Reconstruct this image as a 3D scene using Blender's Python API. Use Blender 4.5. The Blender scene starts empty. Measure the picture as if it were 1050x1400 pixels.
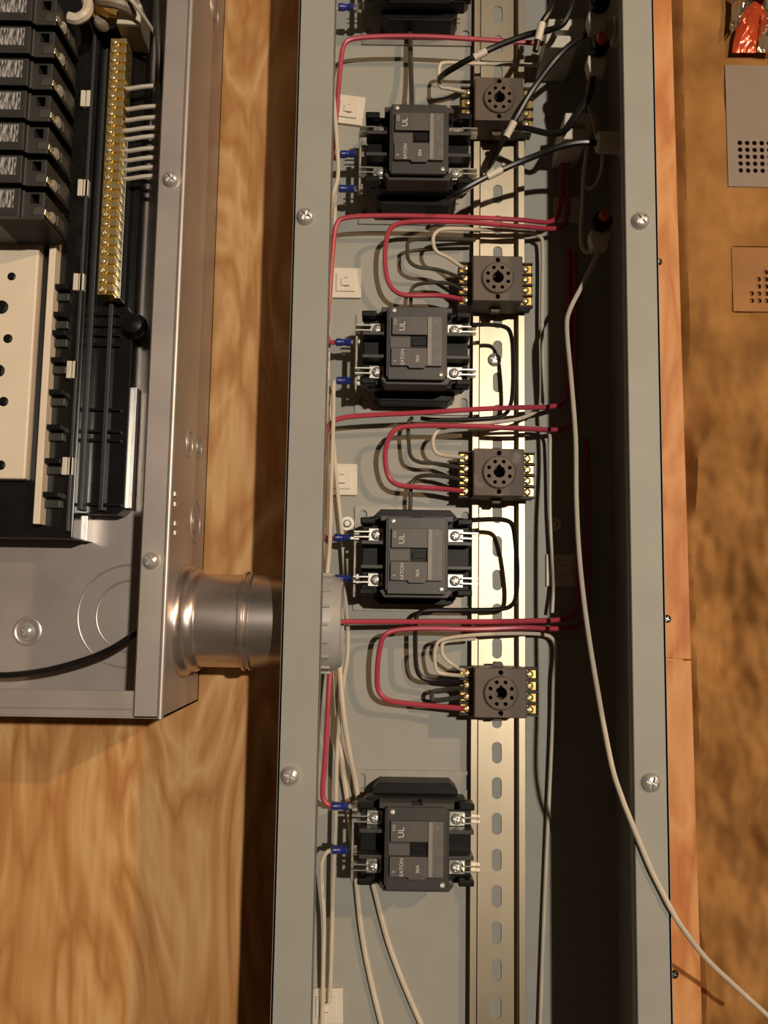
import bpy, bmesh, math, random
from mathutils import Vector, Matrix, noise as mnoise
random.seed(7)
S = bpy.context.scene
COL = S.collection

# ------------------------------------------------------------------ camera, world, lights, exposure
F, D = 1200.0, 577.0                     # focal length in pixels, distance camera - plywood (mm)
TH, RHO = math.atan(.1112), math.radians(.92)
FW = Vector((0, math.cos(TH), math.sin(TH))); R0 = Vector((1, 0, 0)); U0 = Vector((0, -math.sin(TH), math.cos(TH)))
RT = R0*math.cos(RHO) + U0*math.sin(RHO); UP = -R0*math.sin(RHO) + U0*math.cos(RHO)
cd = bpy.data.cameras.new('camera'); cam = bpy.data.objects.new('camera', cd); COL.objects.link(cam)
cd.sensor_fit = 'VERTICAL'; cd.sensor_height = 36; cd.lens = F/1400*36; cd.clip_start = .01; cd.clip_end = 50
m = Matrix((RT, UP, -FW)).transposed().to_4x4(); m.translation = Vector((0, -D*.001, 0)); cam.matrix_world = m
S.camera = cam
S.view_settings.view_transform = 'Standard'; S.view_settings.look = 'None'
S.view_settings.exposure = 0.12; S.view_settings.gamma = 1; S.view_settings.use_curve_mapping = False
w = bpy.data.worlds.new('room_glow'); S.world = w; w.use_nodes = True
w.node_tree.nodes['Background'].inputs[0].default_value = (1, .62, .34, 1)
w.node_tree.nodes['Background'].inputs[1].default_value = .032

def light(name, kind, loc, energy, color, radius, target=None, **kw):
    l = bpy.data.lights.new(name, kind); o = bpy.data.objects.new(name, l); COL.objects.link(o)
    l.energy = energy; l.color = color; l.shadow_soft_size = radius; o.location = loc
    if target is not None:
        o.rotation_euler = (Vector(target) - Vector(loc)).to_track_quat('-Z', 'Y').to_euler()
    for k, v in kw.items(): setattr(l, k, v)
    return o
light('work_lamp_right_offscreen', 'POINT', (.86, -3.0, .45), 225, (1, .88, .72), .034)
light('room_lamp_right_offscreen', 'POINT', (1.1, -1.3, .62), 40, (1, .64, .34), .022)

# ------------------------------------------------------------------ measuring helpers (mm; h = height above the plywood)
def ray(px, py): return FW + RT*((px-525)/F) - UP*((py-700)/F)
def P(px, py, h):
    d = ray(px, py); t = (D-h)/d.y
    return (d.x*t, d.z*t)
def P3(px, py, h):
    x, z = P(px, py, h); return (x, z, h)
def PX(px, py, X):                       # the ray meets the plane x = X -> (z, h)
    d = ray(px, py); t = X/d.x
    return (d.z*t, D-d.y*t)
def V(x, z, h): return Vector((x*.001, -h*.001, z*.001))

# ------------------------------------------------------------------ mesh builder
class MB:
    def __init__(s): s.v = []; s.f = []
    def add(s, vs, fs):
        b = len(s.v); s.v += [V(*p) for p in vs]; s.f += [tuple(b+i for i in f) for f in fs]; return s
    def box(s, x0, x1, z0, z1, h0, h1):
        return s.add([(x0,z0,h0),(x1,z0,h0),(x1,z1,h0),(x0,z1,h0),(x0,z0,h1),(x1,z0,h1),(x1,z1,h1),(x0,z1,h1)],
                     [(3,2,1,0),(4,5,6,7),(0,1,5,4),(1,2,6,5),(2,3,7,6),(3,0,4,7)])
    def prism(s, poly, h0, h1):
        n = len(poly)
        return s.add([(x,z,h0) for x,z in poly]+[(x,z,h1) for x,z in poly],
                     [tuple(range(n))[::-1], tuple(range(n,2*n))]+[(i,(i+1)%n,n+(i+1)%n,n+i) for i in range(n)])
    def lathe(s, prof, c, axis='h', n=24, close=True):
        # prof: (radius, distance along axis) list; c: (x,z,h) origin
        vs = []; fs = []
        for r, d in prof:
            for i in range(n):
                a = 2*math.pi*i/n; p, q = r*math.cos(a), r*math.sin(a)
                if axis == 'h': vs.append((c[0]+p, c[1]+q, c[2]+d))
                elif axis == 'x': vs.append((c[0]+d, c[1]+p, c[2]+q))
                else: vs.append((c[0]+q, c[1]+d, c[2]+p))
        k = len(prof)
        for j in range(k-1):
            for i in range(n): fs.append((j*n+i, j*n+(i+1)%n, (j+1)*n+(i+1)%n, (j+1)*n+i))
        if close:
            fs.append(tuple(range(n))[::-1]); fs.append(tuple(range((k-1)*n, k*n)))
        return s.add(vs, fs)
    def ring(s, c, r0, r1, d0, d1, axis='h', n=32):
        s.lathe([(r0,d0),(r1,d0),(r1,d1),(r0,d1),(r0,d0)], c, axis, n, close=False); return s
    def torus(s, c, R, r, axis='h', n=36, k=8):
        return s.lathe([(R+r*math.cos(2*math.pi*j/k), r*math.sin(2*math.pi*j/k)) for j in range(k+1)], c, axis, n, close=False)
    def tube(s, pts, r, k=8, sub=6, closed_ends=True):
        P_ = smooth(pts, sub); vs = []; fs = []; n = len(P_)
        pr = None
        for i in range(n):
            t = (P_[min(i+1,n-1)] - P_[max(i-1,0)]).normalized()
            if pr is None:
                a = Vector((0,0,1)) if abs(t.z) < .8 else Vector((1,0,0)); u = t.cross(a).normalized()
            else: u = (pr - t*pr.dot(t)).normalized()
            pr = u; q = t.cross(u)
            for j in range(k):
                an = 2*math.pi*j/k; vs.append(tuple(P_[i] + (u*math.cos(an)+q*math.sin(an))*r))
        for i in range(n-1):
            for j in range(k): fs.append((i*k+j, i*k+(j+1)%k, (i+1)*k+(j+1)%k, (i+1)*k+j))
        fs.append(tuple(range(k))[::-1]); fs.append(tuple(range((n-1)*k, n*k)))
        return s.add(vs, fs)
    def holed(s, x0, x1, z0, z1, hx, hz, rx, rz, h0, h1, n=20):
        # rectangular piece with a rounded slot rx by rz (half sizes) at (hx,hz)
        angs = [2*math.pi*i/n for i in range(n)] + [math.atan2(b-hz, a-hx) % (2*math.pi) for a in (x0,x1) for b in (z0,z1)]
        angs = sorted(set(round(a, 5) for a in angs)); k = len(angs)
        out = []; inn = []
        for a in angs:
            c, d = math.cos(a), math.sin(a)
            t = min([t for t in (((x1-hx)/c if c > 1e-6 else 1e9), ((x0-hx)/c if c < -1e-6 else 1e9),
                                 ((z1-hz)/d if d > 1e-6 else 1e9), ((z0-hz)/d if d < -1e-6 else 1e9))])
            out.append((hx+c*t, hz+d*t))
            rr = min(rx, rz); ex, ez = rx-rr, rz-rr
            inn.append((hx+c*rr+(ex if c > 1e-6 else -ex if c < -1e-6 else 0), hz+d*rr+(ez if d > 1e-6 else -ez if d < -1e-6 else 0)))
        vs = [(x,z,h) for h in (h0,h1) for L in (out,inn) for x,z in L]; fs = []
        for i in range(k):
            j = (i+1) % k
            fs += [(i,k+i,k+j,j), (2*k+i,2*k+j,3*k+j,3*k+i), (i,j,2*k+j,2*k+i), (k+j,k+i,3*k+i,3*k+j)]
        return s.add(vs, fs)
    def mesh(s, name, bevel=0, shade=False):
        me = bpy.data.meshes.new(name); me.from_pydata(s.v, [], s.f); bm = bmesh.new(); bm.from_mesh(me)
        bmesh.ops.recalc_face_normals(bm, faces=bm.faces)
        if bevel:
            es = [e for e in bm.edges if len(e.link_faces) == 2 and e.calc_face_angle(0) > .6]
            bmesh.ops.bevel(bm, geom=es, offset=bevel*.001, segments=2, profile=.5, affect='EDGES', clamp_overlap=True)
        bm.to_mesh(me); bm.free()
        if shade:
            for p in me.polygons: p.use_smooth = True
            try: me.set_sharp_from_angle(angle=math.radians(40))
            except Exception: pass
        return me
    def build(s, name, mat, parent=None, bevel=0, shade=False):
        return link(name, s.mesh(name, bevel, shade), mat, parent)

def smooth(pts, sub):
    p = [Vector(a) for a in pts]
    if len(p) < 3: return p
    out = []
    for i in range(len(p)-1):
        a = p[i-1] if i else p[0]*2-p[1]; b = p[i]; c = p[i+1]; d = p[i+2] if i+2 < len(p) else p[-1]*2-p[-2]
        for j in range(sub):
            t = j/sub
            out.append(.5*((2*b)+(c-a)*t+(2*a-5*b+4*c-d)*t*t+(3*b-a-3*c+d)*t**3))
    return out+[p[-1]]

def link(name, me, mat, parent=None):
    o = bpy.data.objects.new(name, me); COL.objects.link(o)
    if mat is not None and not me.materials: me.materials.append(mat)
    if parent: o.parent = parent
    return o
def tag(o, label, cat, group=None, kind=None):
    o['label'] = label
    if cat: o['category'] = cat
    if group: o['group'] = group
    if kind: o['kind'] = kind
    return o
def thing(name, loc, label, cat, group=None, rot=0):
    o = bpy.data.objects.new(name, None); COL.objects.link(o); o.empty_display_size = .01
    o.location = V(*loc); o.rotation_euler = (0, rot, 0)
    return tag(o, label, cat, group)
def structure(o, label=None):
    o['kind'] = 'structure'
    if label: o['label'] = label
    return o
def dup(root, loc, label=None, rot=0):
    r = root.copy(); COL.objects.link(r); r.location = V(*loc); r.rotation_euler = (0, rot, 0)
    if label: r['label'] = label
    for ch in root.children:
        c = ch.copy(); COL.objects.link(c); c.parent = r
        for g in ch.children:
            d = g.copy(); COL.objects.link(d); d.parent = c
    return r
def textmesh(body, size, rot=0):
    cu = bpy.data.curves.new('print', 'FONT'); cu.body = body; cu.size = size*.001; cu.align_x = 'CENTER'; cu.align_y = 'CENTER'; cu.extrude = .00004
    o = bpy.data.objects.new('print', cu); COL.objects.link(o)
    dg = bpy.context.evaluated_depsgraph_get(); me = bpy.data.meshes.new_from_object(o.evaluated_get(dg))
    bpy.data.objects.remove(o)
    me.transform(Matrix.Rotation(math.pi/2, 4, 'X') @ Matrix.Rotation(rot, 4, 'Z'))
    return me

# ------------------------------------------------------------------ materials
def mat(name, col, rough=.5, metal=0, var=.12, scale=60, bump=0, spec=.5, stretch=(1,1,1), col2=None, coat=0):
    M = bpy.data.materials.new(name); M.use_nodes = True; nt = M.node_tree; N = nt.nodes; L = nt.links
    b = N['Principled BSDF']; b.inputs['Roughness'].default_value = rough; b.inputs['Metallic'].default_value = metal
    b.inputs['Specular IOR Level'].default_value = spec; b.inputs['Coat Weight'].default_value = coat
    tc = N.new('ShaderNodeTexCoord'); mp = N.new('ShaderNodeMapping'); mp.inputs['Scale'].default_value = stretch
    nz = N.new('ShaderNodeTexNoise'); nz.inputs['Scale'].default_value = scale; nz.inputs['Detail'].default_value = 4
    L.new(tc.outputs['Object'], mp.inputs[0]); L.new(mp.outputs[0], nz.inputs['Vector'])
    rp = N.new('ShaderNodeValToRGB'); rp.color_ramp.elements[0].position = .3; rp.color_ramp.elements[1].position = .7
    c2 = col2 or tuple(min(1, c*(1+var)) for c in col)
    rp.color_ramp.elements[0].color = (*[c*(1-var) for c in col], 1); rp.color_ramp.elements[1].color = (*c2, 1)
    L.new(nz.outputs[0], rp.inputs[0]); L.new(rp.outputs[0], b.inputs['Base Color'])
    if bump:
        bp = N.new('ShaderNodeBump'); bp.inputs['Strength'].default_value = bump; bp.inputs['Distance'].default_value = .0006
        L.new(nz.outputs[0], bp.inputs['Height']); L.new(bp.outputs[0], b.inputs['Normal'])
    return M
def wood(name, c0, c1, c2, seed=0):
    M = bpy.data.materials.new(name); M.use_nodes = True; nt = M.node_tree; N = nt.nodes; L = nt.links
    b = N['Principled BSDF']; b.inputs['Roughness'].default_value = .55; b.inputs['Specular IOR Level'].default_value = .3
    tc = N.new('ShaderNodeTexCoord'); mp = N.new('ShaderNodeMapping'); mp.inputs['Scale'].default_value = (17, 17, 5.0); mp.inputs['Location'].default_value = (seed, seed*2, seed)
    L.new(tc.outputs['Object'], mp.inputs[0])
    n1 = N.new('ShaderNodeTexNoise'); n1.inputs['Scale'].default_value = 1; n1.inputs['Detail'].default_value = 3; n1.inputs['Distortion'].default_value = 1.2
    L.new(mp.outputs[0], n1.inputs['Vector'])
    mu = N.new('ShaderNodeMath'); mu.operation = 'MULTIPLY'; mu.inputs[1].default_value = 5.5; L.new(n1.outputs[0], mu.inputs[0])
    fr = N.new('ShaderNodeMath'); fr.operation = 'PINGPONG'; fr.inputs[1].default_value = .5; L.new(mu.outputs[0], fr.inputs[0])
    mp2 = N.new('ShaderNodeMapping'); mp2.inputs['Scale'].default_value = (220, 220, 16); L.new(tc.outputs['Object'], mp2.inputs[0])
    n2 = N.new('ShaderNodeTexNoise'); n2.inputs['Scale'].default_value = 1; n2.inputs['Detail'].default_value = 3; L.new(mp2.outputs[0], n2.inputs['Vector'])
    ad = N.new('ShaderNodeMath'); ad.operation = 'MULTIPLY_ADD'; ad.inputs[1].default_value = .5; L.new(n2.outputs[0], ad.inputs[0]); L.new(fr.outputs[0], ad.inputs[2])
    rp = N.new('ShaderNodeValToRGB'); e = rp.color_ramp.elements; e[0].position = .2; e[0].color = (*c0, 1); e[1].position = .85; e[1].color = (*c2, 1)
    x = e.new(.5); x.color = (*c1, 1)
    L.new(ad.outputs[0], rp.inputs[0]); L.new(rp.outputs[0], b.inputs['Base Color'])
    bp = N.new('ShaderNodeBump'); bp.inputs['Strength'].default_value = .15; bp.inputs['Distance'].default_value = .0005
    L.new(n2.outputs[0], bp.inputs['Height']); L.new(bp.outputs[0], b.inputs['Normal'])
    return M

PLY = wood('plywood', (.66, .40, .18), (.54, .28, .10), (.40, .165, .045), 3)
PINE = wood('pine_edge', (.62, .31, .13), (.56, .25, .085), (.42, .14, .04), 9)
PAINT = mat('grey_painted_steel', (.32, .32, .29), .5, 0, .04, 40, .04, spec=.25)
GALV = mat('galvanised_sheet', (.50, .445, .42), .40, .55, .12, 22, .06)
EMT = mat('conduit_steel', (.66, .58, .54), .3, .9, .22, 24, .05, stretch=(1, 4, 4))
STEEL = mat('zinc_screw', (.66, .64, .61), .3, .6, .08, 300)
NICKEL = mat('terminal_plate', (.70, .68, .62), .3, 1, .1, 300)
RAIL = mat('rail_zinc', (.58, .49, .36), .42, .85, .14, 25, .05, stretch=(1, 1, .3))
BRACK = mat('bracket_zinc', (.30, .28, .25), .5, .3, .12, 60)
BLK = mat('black_plastic', (.0055, .0055, .005), .45, 0, .25, 90, .05, spec=.2)
BLK2 = mat('charcoal_plastic', (.034, .033, .031), .45, 0, .15, 90, .04)
BLKG = mat('glossy_black_plastic', (.010, .010, .010), .2, 0, .2, 80, .05)
GRYP = mat('grey_label_plate', (.082, .075, .071), .5, 0, .1, 120)
GRYS = mat('grey_stripe_print', (.24, .225, .21), .5, 0, .1, 150)
GRYR = mat('grey_label_strip', (.125, .115, .11), .5, 0, .15, 220)
PRINT = mat('pale_print', (.60, .57, .54), .6, 0, .2, 500)
SOCK = mat('brown_grey_socket', (.10, .072, .052), .55, 0, .08, 80)
SOCKD = mat('dark_socket_block', (.03, .02, .015), .5, 0, .2, 80)
BRASS = mat('brass', (.80, .52, .14), .3, .75, .15, 200)
BRASSP = mat('pale_brass', (.92, .74, .40), .25, .8, .1, 200)
RED = mat('red_insulation', (.42, .05, .08), .38, 0, .08, 60)
WHT = mat('white_insulation', (.60, .53, .43), .45, 0, .08, 60)
BLW = mat('black_insulation', (.012, .011, .010), .33, 0, .2, 60)
GRW = mat('dark_grey_insulation', (.055, .05, .042), .35, 0, .2, 60)
BLUE = mat('blue_vinyl', (.018, .03, .19), .32, 0, .25, 200)
NYL = mat('white_nylon', (.66, .61, .52), .45, 0, .06, 80)
NYLD = mat('tan_nylon', (.30, .24, .18), .5, 0, .1, 80)
BUSH = mat('grey_bushing_plastic', (.37, .36, .345), .45, 0, .05, 50)
CREAM = mat('cream_plate', (.78, .68, .54), .5, 0, .05, 40)
ORNG = mat('orange_plastic', (.55, .10, .02), .4, 0, .1, 100)
RINGP = mat('white_washer', (.78, .76, .72), .4, 0, .05, 80)
COVER = mat('grey_vent_plastic', (.21, .16, .125), .55, 0, .05, 60)
FOILR = mat('red_foil', (.50, .07, .025), .18, .35, .25, 40, .3)
FOILS = mat('silver_foil', (.72, .66, .52), .14, .95, .2, 60, .4)
FOILP = mat('purple_foil', (.13, .03, .14), .2, .4, .2, 60)
WOOL = mat('glass_wool', (.27, .125, .036), .9, 0, .25, 24, .6, spec=.1, col2=(.40, .205, .07))

def print_mat():
    M = bpy.data.materials.new('breaker_print'); M.use_nodes = True; nt = M.node_tree; N = nt.nodes; L = nt.links
    b = N['Principled BSDF']; b.inputs['Roughness'].default_value = .5
    tc = N.new('ShaderNodeTexCoord'); mp = N.new('ShaderNodeMapping'); mp.inputs['Scale'].default_value = (1100, 1, 160)
    nz = N.new('ShaderNodeTexNoise'); nz.inputs['Scale'].default_value = 1; nz.inputs['Detail'].default_value = 2
    rp = N.new('ShaderNodeValToRGB'); rp.color_ramp.elements[0].position = .42; rp.color_ramp.elements[1].position = .56
    rp.color_ramp.elements[0].color = (.035, .034, .034, 1); rp.color_ramp.elements[1].color = (.42, .41, .41, 1)
    L.new(tc.outputs['Object'], mp.inputs[0]); L.new(mp.outputs[0], nz.inputs['Vector']); L.new(nz.outputs[0], rp.inputs[0]); L.new(rp.outputs[0], b.inputs['Base Color'])
    return M
BPRINT = print_mat()

def cut(me, cutter):
    # real recess: the cutter's volume (an MB) is taken out of the mesh
    cm = cutter.mesh('cutter'); K = Matrix.Scale(1000, 4); me.transform(K); cm.transform(K)
    a = bpy.data.objects.new('cut_a', me); c = bpy.data.objects.new('cut_b', cm); COL.objects.link(a); COL.objects.link(c)
    md = a.modifiers.new('cut', 'BOOLEAN'); md.operation = 'DIFFERENCE'; md.solver = 'EXACT'; md.object = c
    dg = bpy.context.evaluated_depsgraph_get(); out = bpy.data.meshes.new_from_object(a.evaluated_get(dg))
    bpy.data.objects.remove(a); bpy.data.objects.remove(c); bpy.data.meshes.remove(cm)
    out.transform(Matrix.Scale(.001, 4)); out.materials.clear(); out.name = me.name
    return out
def cross(q, a, b): return [(-a,-b),(-b,-b),(-b,-a),(b,-a),(b,-b),(a,-b),(a,b),(b,b),(b,a),(-b,a),(-b,b),(-a,b)]
# ------------------------------------------------------------------ shared screw
def screw_mesh(name, r, hh, axis='h'):
    prof = [(r, 0), (r*.98, hh*.35), (r*.82, hh*.72), (r*.5, hh*.95), (r*.02, hh)]
    me = MB().lathe(prof, (0,0,0), axis, 20).mesh(name, 0, True)
    return cut(me, MB().prism(cross(0, r*.62, r*.12), hh*.45, hh*1.4)) if axis == 'h' else me
def slot_mesh(r, hh):
    return MB().prism(cross(0, r*.6, r*.11), hh*.38, hh*.5).mesh('cross_slot')
SCR = {}
def screw(parent, loc, r, hh, m=None, slot=True, rot=.4, name='screw'):
    k = (r, hh)
    if k not in SCR: SCR[k] = (screw_mesh('screw', r, hh), slot_mesh(r, hh))
    me = SCR[k][0]
    if not me.materials: me.materials.append(m or STEEL)
    if m and me.materials[0] != m: me = me.copy(); me.materials[0] = m
    o = link(name, me, None, parent); o.location = V(*loc); o.rotation_euler = (0, rot, 0)
    if slot: link('cross_slot', SCR[k][1], STEEL, o)
    return o

# ================================================================== STRUCTURE
wall = MB().box(-900, 196, -800, 1000, -18, 0).build('wall_back', PLY)
structure(wall, 'plywood backing board with orange brown grain behind both metal boxes')
for px, py in ((900, 358), (912, 846), (922, 1332)):
    x, z = P(px, py, .8); screw(wall, (x, z, .6), 2.6, 1.6, BLK, name='board_screw')
zs_ = P(935, 902, 0)[1]
def xe_(z): return 197.4 + (430-z)/680*5.2
for k_, (z0_, z1_) in enumerate(((-800, zs_-.4), (zs_+.4, 1000))):
    o = MB().prism([(156, z0_), (xe_(z0_), z0_), (xe_(z1_), z1_), (156, z1_)], -19, .8).build('trim_%d' % (k_+1), PINE, None, .5)
    structure(o, ('lower', 'upper')[k_] + ' length of orange pine batten between trough and insulation')
# ------------------------------------------------------------------ insulation
gx_, gz_ = P(1042, 378, 0)
BEDS = [(P(1003, 70, 4)[0], P(1003, 240, 4)[1], P(1003, 70, 4)[1]), (gx_-3*5.15, gz_-4*5.15, gz_+5*5.15)]
def wool():
    nx, nz = 150, 500; x0, x1, z0, z1 = 199, 460, -700, 900; b = MB(); vs = []; fs = []
    for j in range(nz+1):
        for i in range(nx+1):
            x = x0+(x1-x0)*i/nx; z = z0+(z1-z0)*j/nz
            k = .35 + 1.35*max(0, min(1, (230-z)/110))
            n = mnoise.fractal(Vector((x*.020, z*.011, 3)), 1, 2, 3) + .5*mnoise.noise(Vector((x*.05, z*.03, 7))) + .22*mnoise.noise(Vector((x*.15, z*.09, 1)))
            edge = min(1, (x-x0)/10)
            h = -24 + n*8*edge*k + 12*edge
            for (ax, az0, az1) in BEDS:                      # wool pressed flat under the two plates, level with them at their rims
                if x > ax+2 and az0+2 < z < az1-2: h = min(h, -24)
                elif x > ax-14 and az0-14 < z < az1+14: h = max(min(h, -12.3), -13)
            vs.append((x, z, min(h, -2)))
    for j in range(nz):
        for i in range(nx):
            a = j*(nx+1)+i; fs.append((a, a+1, a+nx+2, a+nx+1))
    return b.add(vs, fs)
o = wool().build('glass_wool_insulation', WOOL, None, 0, True)
tag(o, 'orange brown fluffy glass wool insulation beside the plywood edge', 'insulation', kind='stuff')

# ================================================================== TROUGH
TL, TR, TH_ = -54.0, 152.0, 103.0
LZ0, LZ1 = -480.0, 700.0
tr = thing('wiring_trough', (50, LZ0, 0), 'long grey painted steel wiring trough holding contactors and relay sockets', 'trough')
def tpart(b, name, m, bevel=0):
    for i in range(len(b.v)): b.v[i] = b.v[i] - V(50, LZ0, 0)
    return b.build(name, m, tr, bevel)
tpart(MB().box(TL, TR, LZ0, LZ1, 0, 2), 'back_panel', PAINT)
tpart(MB().box(TL, TL+1.6, LZ0, LZ1, 0, TH_), 'side_wall', PAINT, .3)
tpart(MB().box(TR-1.6, TR, LZ0, LZ1, 0, TH_), 'side_wall', PAINT, .3)
tpart(MB().box(TL, -32.7, LZ0, LZ1, TH_-1.6, TH_).box(-33.6, -32.7, LZ0, LZ1, TH_-8, TH_), 'lip', PAINT, .35)
tpart(MB().box(133.5, TR, LZ0, LZ1, TH_-1.6, TH_).box(133.5, 134.4, LZ0, LZ1, TH_-8, TH_), 'lip', PAINT, .35)
for px, py in ((418, 294), (397, 1061), (877, 300), (892, 1070)):
    x, z = P(px, py, TH_+2); screw(tr, (x-50, z-LZ0, TH_-.1), 5.2, 3.6, rot=random.uniform(.2, 1.2))

# ------------------------------------------------------------------ DIN rail
rl = thing('mounting_rail', (74.5, LZ0, 2), 'slotted zinc hat rail running up behind the relay sockets', 'rail')
b = MB(); pitch = 22.0; z = LZ0+4.6
zz = P(680, 747, 3)[1]; z = zz - pitch*round((zz-LZ0)/pitch) + pitch/2
zs = []
while z + pitch < LZ1:
    b.holed(-12.5, 12.5, z-LZ0, z+pitch-LZ0, 0, z+pitch/2-LZ0, 3.2, 6.8, 0, 1); zs.append(z); z += pitch
za, zb = zs[0]-LZ0, zs[-1]+pitch-LZ0
b.build('slotted_web', RAIL, rl)
for s in (-1, 1):
    f = MB()
    f.box(*sorted((s*12.5, s*13.5)), za, zb, 0, 7.5); f.box(*sorted((s*12.5, s*17.3)), za, zb, 6.5, 7.5)
    f.build('flange', RAIL, rl, .25)
x, z = P(676, 492, 3); screw(rl, (x-74.5, z-LZ0, .9), 4.6, 2.4, name='rail_screw')

# ------------------------------------------------------------------ contactor
def contactor(loc, label, group):
    t = thing('contactor', loc, label, 'contactor', group)
    b = MB()
    for sx in (-1, 1):
        for sz in (-1, 1):
            b.holed(*sorted((sx*28, sx*39)), *sorted((sz*20, sz*34)), sx*33.5, sz*27, 2.6, 4.6, 0, 1.6)
    b.box(-28, 28, -34, 34, 0, 1.6); b.box(-39, -28, -20, 20, 0, 1.6); b.box(28, 39, -20, 20, 0, 1.6)
    b.build('mounting_bracket', BRACK, t)
    MB().prism([(-26,-26),(-22,-30),(22,-30),(26,-26),(26,26),(22,30),(-22,30),(-26,26)], 1.5, 22).build('coil_base', BLK, t, .5)
    MB().prism([(-33,-22),(-30,-25),(30,-25),(33,-22),(33,20),(29,24),(-29,24),(-33,20)], 21.5, 34).build('housing', BLK, t, .6)
    # terminal bays: barrier ribs and corner walls
    for sx in (-1, 1):
        a, c = sorted((sx*18, sx*33.5))
        for zc in (7.0, -7.6):
            MB().box(a, c, zc-1.2, zc+1.2, 33, 46).build('barrier', BLK2, t, .4)
        a, c = sorted((sx*25, sx*34.2))
        MB().box(a, c, 18.6, 22.6, 30, 43).build('corner_wall', BLK, t, .8)
        MB().box(a, c, -24.4, -20.6, 30, 43).build('corner_wall', BLK, t, .8)
    # central tower
    tw = MB().box(-18.6, 18.6, -22, 21, 33, 52)
    tw.prism([(-22,20),(22,20),(22,23.4),(3,23.4),(3,22),(-3,22),(-3,23.4),(-22,23.4)], 33, 47)
    tw.prism([(-20,-21),(-22,-22),(-19,-26),(19,-26),(22,-22),(20,-21)], 33, 48)
    tw.box(-17.5, 17.5, -24, 22, 50, 52.6)
    tw.build('tower', BLK2, t, .45)
    MB().box(-15.2, 6.3, 3.4, 15, 52.4, 55).build('name_plate', GRYP, t, .3)
    MB().prism([(-15.6,-16),(-5.5,-16),(-4.5,-17.4),(4.5,-17.4),(5.5,-16),(6.3,-16),(6.3,-4.8),(-15.6,-4.8)], 52.4, 55).build('name_plate', GRYP, t, .3)
    MB().box(-16.2, -4.2, -4.4, 2.2, 52.4, 53.6).build('middle_plate', GRYP, t, .2)
    MB().box(6.3, 15.2, -16, 15, 52.4, 55).build('rating_strip', GRYR, t, .3)
    MB().box(6.6, 8.9, -15.6, 14.6, 54.9, 55.2).build('stripe', GRYS, t)
    MB().box(-3.8, 6.0, -5.4, 5.6, 52.4, 52.9).build('plunger_well', BLK, t)
    MB().box(-3.6, 5.8, 3.2, 5.0, 52.6, 54.6).box(-2.6, 5.4, -2.8, 1.0, 52.6, 53.8).build('plunger', BLK, t, .2)
    for body, size, x, z in (('EATON', 3.0, -8.6, -10.6), ('30A', 2.9, .6, -11.5), ('UL', 5.0, -9.0, 8.6), ('C25', 2.2, -13.2, 11.2), ('E', 2.2, -13.2, -13)):
        o = link('print', textmesh(body, size, math.pi/2), PRINT, t); o.location = V(x, z, 55.05)
    o = link('print', textmesh('AC', 2.2, math.pi/2), GRYS, t); o.location = V(11.6, 11.6, 55.05)
    screw(t, (-14.2, 19.4, 52.3), 1.7, 1.2, slot=False, name='tower_screw'); screw(t, (14.8, -20.8, 52.3), 1.7, 1.2, slot=False, name='tower_screw')
    for sx in (-1, 1):
        for zc in (12.4, -15.2):
            te = MB().box(sx*24.5-4.8, sx*24.5+4.8, zc-4.2, zc+4.2, 34, 36.2).build('terminal_plate', NICKEL, t, .4)
            screw(te, (sx*24.2, zc, 36), 3.3, 2.6, rot=.3)
            for dz in (-1.6, 1.6):
                a, c = sorted((sx*28, sx*38))
                MB().box(a, c, zc+dz-.4, zc+dz+.4, 33, 40).build('tab', NICKEL, te)
    MB().box(-38.2, -36.8, -26, 9, 26, 34).build('tab_strip', BRACK, t, .3)
    return t
HP = 2.0
cz = [(18.3, 295.4), (18.4, 163.5), (19.9, 33.3), (21.9, -135.4)]
G = 'black contactors in the grey trough'
c1 = contactor((18.3, 426.5, HP), 'black contactor at the top end of the trough, mostly cut off', G)
dup(c1, (*cz[0], HP), 'black contactor beside the uppermost relay socket under the black cables')
dup(c1, (*cz[1], HP), 'black contactor between the two square nylon mounts, second below the black cables')
dup(c1, (*cz[2], HP), 'black contactor right above the grey conduit bushing')
dup(c1, (*cz[3], HP), 'black contactor low in the trough with white wires passing behind it')

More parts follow.
